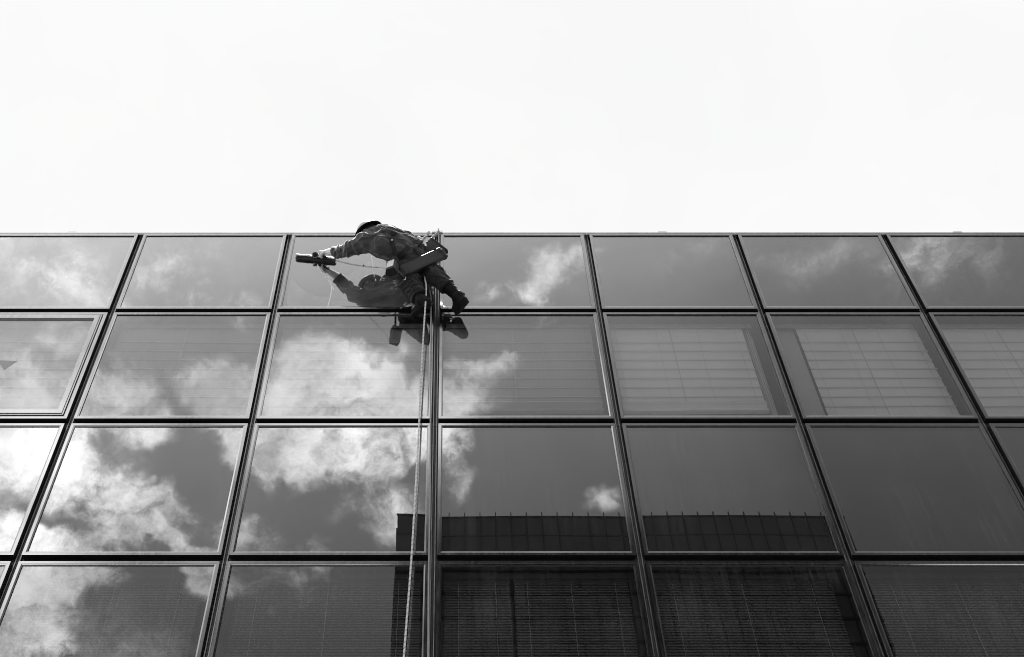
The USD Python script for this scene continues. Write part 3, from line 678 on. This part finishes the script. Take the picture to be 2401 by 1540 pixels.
# harness webbing laid on the jacket: each point is dropped on the cloth along the line of sight through it
EYEP = np.array([0, -D0, EYE])
def clothes(p): return np.minimum(jacket_fn(p), trousers_fn(p))
def drop(cx, cy, lift=.004):
    far = C1(cx, cy, -.2); d = unit_(far - EYEP); t = np.linalg.norm(C1(cx, cy, .95) - EYEP)
    for _ in range(90):
        v = float(clothes((EYEP + d * t)[None])[0])
        if v < .0008: break
        t += max(v * .6, .0006)
    p = EYEP + d * t; e = .006
    nn = np.array([float(clothes((p + e * k)[None])[0] - clothes((p - e * k)[None])[0]) for k in np.eye(3)])
    return p + unit_(nn) * lift, unit_(nn)
def ribbon(pts, w, th=.003, k=6, lift=.006):
    cp = np.array([(x, y, 0) for x, y in pts]); cc = curve(cp, k)
    P, N_ = zip(*[drop(x, y, lift) for x, y, _ in cc]); P, N_ = np.array(P), np.array(N_)
    ker = lambda A: np.array([A[max(0, i - 2):i + 3].mean(0) for i in range(len(A))]); P, N_ = ker(P), ker(N_)
    t = np.gradient(P, axis=0); t /= np.linalg.norm(t, axis=1, keepdims=True); b = np.cross(t, N_); b /= np.linalg.norm(b, axis=1, keepdims=True); N_ = np.cross(b, t)
    V = np.vstack([P + b * w / 2 + N_ * th, P - b * w / 2 + N_ * th, P - b * w / 2 - N_ * th, P + b * w / 2 - N_ * th]); m_ = len(P); F = []
    for i in range(m_ - 1):
        for s in range(4):
            a, c = s * m_ + i, ((s + 1) % 4) * m_ + i; F += [[a, a + 1, c + 1], [a, c + 1, c]]
    F += [[0, m_, 2 * m_], [0, 2 * m_, 3 * m_], [m_ - 1, 3 * m_ - 1, 2 * m_ - 1], [m_ - 1, 4 * m_ - 1, 3 * m_ - 1]]
    mm = trimesh.Trimesh(V, F, process=False)
    if mm.volume < 0: mm.invert()
    return mm
har = sub('harness', person)
obj('strap', ribbon([(1065, 268), (1110, 280), (1150, 305), (1185, 345), (1203, 385), (1222, 440), (1228, 490)], .046), M['strap_web'], har)
obj('strap', ribbon([(1250, 285), (1215, 305), (1178, 318), (1160, 312)], .036, lift=.010), M['strap_web'], har)
obj('belt', ribbon([(1490, 372), (1440, 388), (1390, 420), (1340, 462), (1290, 510), (1250, 560)], .050, lift=.008), M['strap_web'], har)
obj('leg_strap', ribbon([(1305, 560), (1360, 590), (1420, 600)], .05, lift=.008), M['strap_web'], har)
p, nn_ = drop(1200, 300, .016); bk = trimesh.creation.box((.055, .040, .014)); bk.apply_transform(trimesh.geometry.align_vectors([0, 0, 1], nn_)); bk.apply_translation(p); obj('buckle', bk, M['black_plastic'], har)
for x, y in ((1196, 358), (1290, 306)):
    p, nn_ = drop(x, y, .014); st = trimesh.creation.cylinder(.010, .006, sections=16); st.apply_transform(trimesh.geometry.align_vectors([0, 0, 1], nn_)); st.apply_translation(p); obj('stud', st, M['steel'], har)
p, nn_ = drop(1088, 505, .002); a_ = np.linspace(-.4, math.pi + .4, 12)
obj('gear_loop', tube([p + np.array([.022 * math.cos(t), -.0, -.034 * math.sin(t)]) for t in a_], .0036, 6), M['strap_web'], har, smooth=True)
# ------------------------------------------------------------------ the tools that hang on him and the ropes
def oriented(c, ax, ext):
    m = trimesh.creation.box(ext); T_ = np.eye(4); T_[:3, :3] = np.stack(ax, 1); T_[:3, 3] = c; m.apply_transform(T_); return m
def rounded(hx, hy, r, k=5):
    pts = []
    for sx, sy, a0 in ((1, 1, 0), (-1, 1, 90), (-1, -1, 180), (1, -1, 270)):
        for t in np.linspace(0, 90, k): a = math.radians(a0 + t); pts.append((sx * (hx - r) + r * math.cos(a), sy * (hy - r) + r * math.sin(a)))
    return np.array(pts)
def loft(c, ax, secs):
    """closed solid through rounded sections (z, hx, hy, r) along ax[2]"""
    V, F, k = [], [], None
    for z, hx, hy, r in secs:
        p = rounded(hx, hy, r); k = len(p); V += [c + ax[0] * a + ax[1] * b + ax[2] * z for a, b in p]
    for j in range(len(secs) - 1):
        for i in range(k):
            a, b = j * k + i, j * k + (i + 1) % k; F += [[a, b, b + k], [a, b + k, a + k]]
    n0 = len(V); V += [c + ax[2] * secs[0][0], c + ax[2] * secs[-1][0]]
    for i in range(k): F += [[n0, (i + 1) % k, i], [n0 + 1, (len(secs) - 1) * k + i, (len(secs) - 1) * k + (i + 1) % k]]
    m = trimesh.Trimesh(np.array(V), F, process=False)
    if m.volume < 0: m.invert()
    return m
# long flat box for the blades, slung at a slant below his hip
A, B, C_ = C1(1243, 628, .415), C1(1692, 428, .415), C1(1262, 752, .385)
bx_, bh = unit_(B - A), None; hh = C_ - A; hh = hh - bx_ * (hh @ bx_); HT = np.linalg.norm(hh); bh = hh / HT; bn = np.cross(bx_, bh)
if bn[1] > 0: bn = -bn
LEN = np.linalg.norm(B - A); TH = .055; ctr = A + bx_ * LEN / 2 + hh / 2 - bn * TH / 2
t = thing('blade_box', 'long flat black box slung at a slant under the worker’s hip'.replace('’', "'"), 'tool box', loc=ctr)
obj('shell', loft(ctr, (bh, bn, bx_), [(-LEN / 2 + .004, HT / 2 - .006, TH / 2 - .006, .016), (-LEN / 2, HT / 2 - .012, TH / 2 - .012, .01)][::-1] + [(-LEN / 2 + .014, HT / 2, TH / 2, .018), (LEN / 2 - .01, HT / 2, TH / 2, .018), (LEN / 2 + .008, HT / 2 - .012, TH / 2 - .004, .024)]), M['box_plastic'], t, smooth=35)
for e in (-1, 1):
    c = ctr + bx_ * e * (LEN / 2 - .03)
    obj('end_band', loft(c, (bh, bn, bx_), [(-.012, HT / 2 + .0035, TH / 2 + .0035, .02), (.012, HT / 2 + .0035, TH / 2 + .0035, .02)]), M['black_plastic'], t, smooth=35)
obj('rim', [oriented(ctr - bh * (HT / 2 + .003) + bn * (TH / 2 + .002), (bx_, bh, bn), (LEN - .09, .012, .006)), oriented(ctr + bh * (HT / 2 + .001) + bn * (TH / 2 + .002), (bx_, bh, bn), (LEN - .09, .014, .006))], M['black_plastic'], t)
obj('edge_plate', oriented(ctr - bh * (HT / 2 + .006) + bx_ * (LEN / 2 - .062) + bn * .012, (bx_, bh, bn), (.038, .004, .045)), M['steel'], t)
for dx, dh, r in ((LEN / 2 - .014, -.035, .011), (LEN / 2 - .016, .062, .006), (-LEN / 2 + .03, .066, .006)):
    r_ = trimesh.creation.cylinder(r, .006, sections=16); r_.apply_transform(trimesh.geometry.align_vectors([0, 0, 1], bn)); r_.apply_translation(ctr + bx_ * dx + bh * dh + bn * (TH / 2 + .006)); obj('rivet', r_, M['steel'], t)
hk = ctr - bx_ * (LEN / 2 - .005) + bh * (HT / 2 + .012) + bn * .01
obj('hook', tube(curve([hk, hk + bh * .02 - bx_ * .012, hk + bh * .032 - bx_ * .03, hk + bh * .024 - bx_ * .036], 6), .006, 8), M['steel'], t, smooth=True)
obj('hanger', [tube(curve([ctr + bx_ * d - bh * (HT / 2 - .01) - bn * .02, ctr + bx_ * (d + .01) - bh * (HT / 2 + .07) - bn * .06, PEL + E2 * (.02 - d * .1) + E3 * .10], 6), .010, 6) for d in (-.12, .14)], M['strap_web'], t, smooth=True)
# metal tool can with black bottom
cz = np.array([0.06, 0.10, 1.0]); cz = unit_(cz); ca = unit_(np.cross(cz, [.45, 1.0, 0])); cb = np.cross(cz, ca)
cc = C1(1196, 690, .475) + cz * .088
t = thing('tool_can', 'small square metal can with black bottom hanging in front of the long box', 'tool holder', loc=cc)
obj('can', loft(cc, (ca, cb, cz), [(-.070, .052, .048, .016), (.115, .056, .052, .018)]), M['black_plastic'], t, smooth=35)  # sides toward the glass painted black, shade for the mirrored can
out_ = [v_ for v_ in (ca, -ca, cb, -cb)]
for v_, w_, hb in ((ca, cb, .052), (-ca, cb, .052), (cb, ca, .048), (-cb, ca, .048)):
    if v_ @ np.array([-.55, -.8, -.1]) > .25: obj('metal_side', oriented(cc + v_ * (hb + .0035) + cz * .008, (w_, cz, v_), (.078, .128, .004)), M['can_metal'], t)  # bare metal of the can, kept on the outward sides only
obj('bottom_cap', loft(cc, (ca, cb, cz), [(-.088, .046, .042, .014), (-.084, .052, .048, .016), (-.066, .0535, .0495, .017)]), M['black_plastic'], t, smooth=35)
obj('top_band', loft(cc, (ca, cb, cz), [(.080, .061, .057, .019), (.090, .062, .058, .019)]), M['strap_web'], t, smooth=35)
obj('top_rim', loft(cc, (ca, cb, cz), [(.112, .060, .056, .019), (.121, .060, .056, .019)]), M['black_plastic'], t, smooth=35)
obj('strap', oriented(cc - cb * .0 + ca * .060, (ca, cb, cz), (.006, .034, .19)), M['strap_web'], t)
obj('hanger', tube(curve([cc + cz * .115, cc + cz * .15 + ca * .015, drop(1215, 500, .01)[0]], 8), .012, 8), M['strap_web'], t, smooth=True)
# black pouch behind his hip with two towel ends
g0, g1 = C1(1490, 350, .40), C1(1640, 560, .40)
pa = unit_(C1(1725, 430, .24) - C1(1570, 310, .26)); pz = C1(1570, 310, .26) - C1(1495, 500, .22); pz = unit_(pz - pa * (pz @ pa)); pb = np.cross(pz, pa)
pc = (C1(1570, 312, .26) + C1(1722, 428, .25) + C1(1510, 520, .23) + C1(1650, 590, .23)) / 4
t = thing('tool_pouch', 'black open pouch at the back of the hip, above the long box', 'pouch', loc=pc)
hw = np.linalg.norm(C1(1725, 430, .25) - C1(1570, 310, .25)) / 2
obj('bag', loft(pc, (pa, pb, pz), [(-.125, hw * .62, .02, .014), (-.11, hw * .74, .030, .02), (.0, hw * .90, .034, .024), (.10, hw, .030, .022), (.106, hw * .98, .028, .02)]), M['strap_web'], t, smooth=35)
obj('rim', loft(pc, (pa, pb, pz), [(.098, hw + .004, .035, .024), (.110, hw + .004, .035, .024)]), M['strap_web'], t, smooth=35)
for (pts, label) in (([(1500, 392), (1528, 345), (1560, 310), (1575, 285), (1588, 272)], 'grey towel end knotted at the back of the waist, left of two'),
                     ([(1600, 345), (1625, 325), (1655, 300), (1672, 282), (1684, 266)], 'grey towel end sticking up beside the white roof pad, right of two')):
    sv = .29 if pts[0][0] < 1560 else .24
    cp = curve([C1(x, y, sv) for x, y in pts], 9); tq = np.linspace(0, 1, len(cp)); rr = np.interp(tq, [0, .3, .7, .9, 1], [.010, .017, .014, .010, .003]) * (1 + .5 * (meshkit.noise(np.stack([tq * 9, tq * 0, tq * 0 + len(pts)], 1), 7) - .5))
    mm = tube(cp, rr, 14); v = np.array(mm.vertices); k_ = np.minimum(np.arange(len(v)) // 14, len(cp) - 1); dv_ = v - cp[k_]; los = unit_(cp[0] - EYEP); v = v - .62 * (dv_ @ los)[:, None] * los
    v += (meshkit.fbm(v * 45, 3, 5)[:, None] - .5) * .026 * unit_([1, -.3, .4]) + (meshkit.fbm(v * 60, 2, 9)[:, None] - .5) * .02 * los
    tw = obj('towel_end', trimesh.Trimesh(v, mm.faces, process=False), M['towel'], smooth=True); tag(tw, label, 'towel')
kn = tube(curve([C1(1470, 330, .30), C1(1490, 352, .31), C1(1515, 368, .30)], 5), [.012] + [.022] * 9 + [.012], 10)
obj('knot', trimesh.Trimesh(np.array(kn.vertices) + (meshkit.fbm(np.array(kn.vertices) * 60, 2, 3)[:, None] - .5) * .012, kn.faces, process=False), M['towel'], har, smooth=True)
# washer: fleece sleeve on a channel, pivot disc and handle
a, b = C1(212, 540, .006), C1(622, 578, .006); wx = unit_(b - a); wl = np.linalg.norm(b - a); wc = (a + b) / 2
wn = unit_(np.array([0, -1.0, -.25]) - wx * (np.array([0, -1.0, -.25]) @ wx)); wh = np.cross(wn, wx); wh = wh if wh[2] > 0 else -wh
t = thing('window_washer', 'window washer with dark fleece sleeve held against the glass by the gloved hand', 'washer', loc=wc)
sl = loft(wc, (wh, wn, wx), [(-wl / 2, .012, .008, .008), (-wl / 2 + .012, .023, .013, .012)] + [(x, .026, .015, .014) for x in np.linspace(-wl / 2 + .03, wl / 2 - .03, 26)] + [(wl / 2 - .012, .023, .013, .012), (wl / 2, .012, .008, .008)])
v = np.array(sl.vertices); nn_ = trimesh.Trimesh(v, sl.faces, process=False).vertex_normals; v = v + nn_ * ((meshkit.fbm(v * 90, 3, 8) - .5) * .010)[:, None]
obj('sleeve', trimesh.Trimesh(v, sl.faces, process=False), M['fleece'], t, smooth=True)
obj('seam', tube([wc + wx * x + wn * (.0165 + .001 * math.sin(60 * x)) + wh * (.004 + .002 * math.sin(40 * x)) for x in np.linspace(-wl / 2 + .02, wl / 2 - .02, 30)], .0022, 6), M['black_plastic'], t, smooth=True)
obj('channel', loft(wc + wh * .032 + wn * .010, (wh, wn, wx), [(-wl / 2 + .004, .011, .011, .004), (wl / 2 - .004, .011, .011, .004)]), M['steel'], t, smooth=35)
dc = C1(412, 517, .055); dn = unit_(EYEP - dc + np.array([-.8, 0, 2.2]))
dk = trimesh.creation.cylinder(.037, .014, sections=40); dk.apply_transform(trimesh.geometry.align_vectors([0, 0, 1], dn)); dk.apply_translation(dc); obj('pivot_disc', dk, M['black_plastic'], t, smooth=35)
du = unit_(np.cross(dn, [0, 0, 1])); dv = np.cross(dn, du)
for k in range(9):
    an = math.radians(-20 + 28 * k); hl = trimesh.creation.cylinder(.0030, .003, sections=10); hl.apply_transform(trimesh.geometry.align_vectors([0, 0, 1], dn)); hl.apply_translation(dc + (du * math.cos(an) + dv * math.sin(an)) * .028 + dn * .0075); obj('index_dot', hl, M['pad_white'], t)
hd = [dc + dn * .002, C1(445, 512, .058), C1(480, 520, .058), C1(510, 532, .060), C1(535, 540, .062)]
obj('handle', tube(curve(hd, 6), .0135, 12), M['black_plastic'], t, smooth=True)
# coiled lanyard from the handle to the tool can
p0, p1 = C1(537, 541, .064), C1(1068, 642, .42); n_t = 46; sag = np.array([0, 0, -.035]); K = n_t * 10
q = np.linspace(0, 1, K); base = p0 + (p1 - p0) * q[:, None] + sag * (4 * q * (1 - q))[:, None]; ax = unit_(p1 - p0); u1 = unit_(np.cross(ax, [0, 0, 1])); u2 = np.cross(ax, u1)
helix = base + .0062 * (np.cos(2 * np.pi * n_t * q)[:, None] * u1 + np.sin(2 * np.pi * n_t * q)[:, None] * u2)
t = thing('coiled_lanyard', 'thin coiled cord stretched from the washer to the tool can', 'cord', loc=p0)
obj('coil', tube(helix, .0015, 5), M['black_plastic'], t, smooth=True)
obj('tail', tube([helix[-1], C1(1110, 647, .45), C1(1142, 652, .49)], .0016, 5), M['black_plastic'], t, smooth=True)
obj('bead', trimesh.creation.icosphere(2, .0085).apply_translation(C1(910, 620, .32)), M['black_plastic'], t, smooth=True)
# ropes
def rope(pts, r, strands, label, m, marks):
    cp = curve(pts, 24); t = thing('rope', label, 'rope', loc=pts[0])
    d = np.r_[0, np.cumsum(np.linalg.norm(np.diff(cp, axis=0), axis=1))]; s = np.arange(0, d[-1], .006); P = np.stack([np.interp(s, d, cp[:, k]) for k in range(3)], 1)
    tt = np.gradient(P, axis=0); tt /= np.linalg.norm(tt, axis=1, keepdims=True); a_ = np.cross(tt, [1.0, 0, 0]); a_ /= np.linalg.norm(a_, axis=1, keepdims=True); b_ = np.cross(tt, a_)
    obj('sheath', tube(P, r, 10), M[m], t, smooth=True)
    ph = 2 * np.pi * s / .052
    for k in range(strands): obj('tracer', tube(P + r * .86 * (np.cos(ph + k * 2.1)[:, None] * a_ + np.sin(ph + k * 2.1)[:, None] * b_), r * (.30 if k == 0 else .2), 5), M['rope_mark' if marks else 'rope_grey'], t, smooth=True)
    return t
chest_tie = C1(1500, 655, .18)
pf = [C1(1485, 600, .20), C1(1530, 720, .27), P2W(996, 655, .29), P2W(999, 680, .29), P2W(994, 760, .27), P2W(988, 860, .22), P2W(982, 1000, .19), P2W(972, 1180, .17), P2W(962, 1340, .17), P2W(945, 1560, .18), P2W(930, 1800, .2)]
rope(pf, .0085, 1, 'pale rope with dark spiral tracer hanging in front of the glass, left of two', 'rope_pale', True)
pg = [C1(1512, 610, .26), C1(1570, 780, .18), C1(1600, 950, .14), P2W(1010, 740, .11), P2W(1009, 860, .09), P2W(1009, 1000, .085), P2W(1008, 1150, .08), P2W(1005, 1320, .08), P2W(1003, 1560, .08), P2W(1001, 1800, .08)]
rope(pg, .0070, 1, 'grey rope hanging close to the joint between the panes, right of two', 'rope_grey', False)
xr = JX(2)
up = [np.array([xr + .008, .10, ZTOP + .030]), np.array([xr + .006, -.03, ZTOP + .022]), np.array([xr + .004, -.055, ZTOP - .05]), np.array([xr, -.06, ZTOP - .35]), C1(1530, 520, .12), C1(1505, 590, .22)]
rope(up, .008, 1, 'short taut rope from the white roof pad down behind the worker', 'rope_grey', False)
t = thing('edge_pad', 'white pad laid over the roof edge above the middle joint', 'pad', loc=(xr, 0, ZTOP))
obj('top_flap', box(xr - .070, xr + .055, -.008, .22, ZTOP + .002, ZTOP + .012), M['pad_white'], t)
obj('front_flap', box(xr - .070, xr + .055, -.018, -.0085, ZTOP - .016, ZTOP + .012), M['pad_white'], t)
# ------------------------------------------------------------------ wet marks on the pane that is being washed
def wet_material(name, fac_nodes, fac_links, out, col=.75):
    nodes = {'t': ('transparent_bsdf', {}), 'd': ('diffuse_bsdf', {'color': (col,) * 3}), 'g': ('glossy_bsdf', {'color': (.9,) * 3, 'roughness': .25}), 'dg': ('mix_closure', {'fac': .25}), 'm': ('mix_closure', {})} | fac_nodes
    mat(name, nodes, fac_links + [('d.BSDF', 'dg.closure1'), ('g.BSDF', 'dg.closure2'), ('t.BSDF', 'm.closure1'), ('dg.closure', 'm.closure2'), (out, 'm.fac')], 'm.closure')
plain('suds', .82, .5, spec=.4, nscale=80.0, var=.08)
wet_material('soap_film', {'g0': ('geometry', {}), 'mp': ('mapping', {'scale': (1, .0, 1)}), 'w': ('wave_texture', {'wave_type': 'rings', 'rings_direction': 'y', 'scale': 15.0, 'distortion': 9.0, 'detail': 2.0, 'detail_scale': .5}),
     'of': ('mapping', {'location': tuple(-C1(760, 520, 0) * np.array([1, 0, 1]))}), 'n': ('noise_texture', {'scale': 5.0, 'detail': 3.0}), 'r': ('map_range', {'from_min': .3, 'from_max': 1.0, 'to_min': .008, 'to_max': .060, 'clamp': True}), 'nr': ('map_range', {'from_min': .35, 'from_max': .65, 'to_min': .25, 'to_max': 1.0, 'clamp': True}), 'x': ('math', {'math_type': 'multiply'})},
     [('g0.position', 'of.vector'), ('of.vector', 'w.vector'), ('g0.position', 'n.vector'), ('w.fac', 'r.value'), ('n.fac', 'nr.value'), ('r.result', 'x.value1'), ('nr.result', 'x.value2')], 'x.value')
yf = -.0035                                              # just in front of the glass (whose recess is .014)
def film(pts, y):
    from shapely.geometry import Polygon
    P = Polygon([(C1(a, b, 0)[0], C1(a, b, 0)[2]) for a, b in pts]).buffer(.012).buffer(-.012)
    m = trimesh.creation.extrude_polygon(P, .0006, engine='earcut'); v = np.array(m.vertices)
    return trimesh.Trimesh(np.stack([v[:, 0], y - v[:, 2], v[:, 1]], -1), m.faces, process=False)
f1 = obj('soap_film', film([(176, 735), (215, 790), (262, 845), (320, 885), (385, 912), (450, 928), (545, 930), (560, 880), (590, 820), (640, 790), (760, 700), (860, 640), (980, 560), (1080, 540), (1200, 640), (1420, 760), (1440, 1030), (1200, 1038), (900, 1040), (500, 1042), (130, 1040), (122, 980), (130, 860)], .0128), M['soap_film'])
tag(f1, 'thin swirled soap film over the pane being washed', 'soap film')
def streak(pts, w, label):
    cp = curve([C1(a, b, 0) for a, b in pts], 8); cp[:, 1] = .0105; rr = w * (.6 + .9 * meshkit.noise(cp * 60, 4)) ; rr[-1] *= .4
    mm = tube(cp, rr, 7); v = np.array(mm.vertices); v[:, 1] = .0118 + (v[:, 1] - .0105) * .25
    tag(obj('water_streak', trimesh.Trimesh(v, mm.faces, process=False), M['suds'], smooth=True), label, 'streak')
streak([(436, 600), (450, 640), (485, 690), (530, 745), (565, 790), (580, 835), (578, 890), (565, 950), (550, 1000), (541, 1042)], .0042, 'long white streak of suds running down below the washer')
streak([(470, 640), (500, 680), (540, 720), (560, 760), (590, 830), (604, 870)], .0022, 'thin broken line of suds just right of the long streak')
streak([(992, 512), (996, 560), (1000, 610), (1008, 660), (1016, 700), (1018, 728)], .0036, "white streak of suds above the mirrored helmet, under the worker's chest")
streak([(1030, 748), (1034, 758), (1033, 772)], .0052, 'short white drip of suds on the mirrored helmet')
# grey triangle stuck on the casement
tr = [P2W(-6, 843.5), P2W(40, 845.5), P2W(9, 866)]
vv = np.array([[p[0], .0070, p[2]] for p in tr] + [[p[0], .0055, p[2]] for p in tr]); tag(obj('triangle_sticker', trimesh.Trimesh(vv, [[0, 1, 2], [3, 5, 4], [0, 3, 4], [0, 4, 1], [1, 4, 5], [1, 5, 2], [2, 5, 3], [2, 3, 0]], process=False), M['sticker_grey']), 'grey triangle pointing down, stuck on the casement at the left edge', 'sticker')
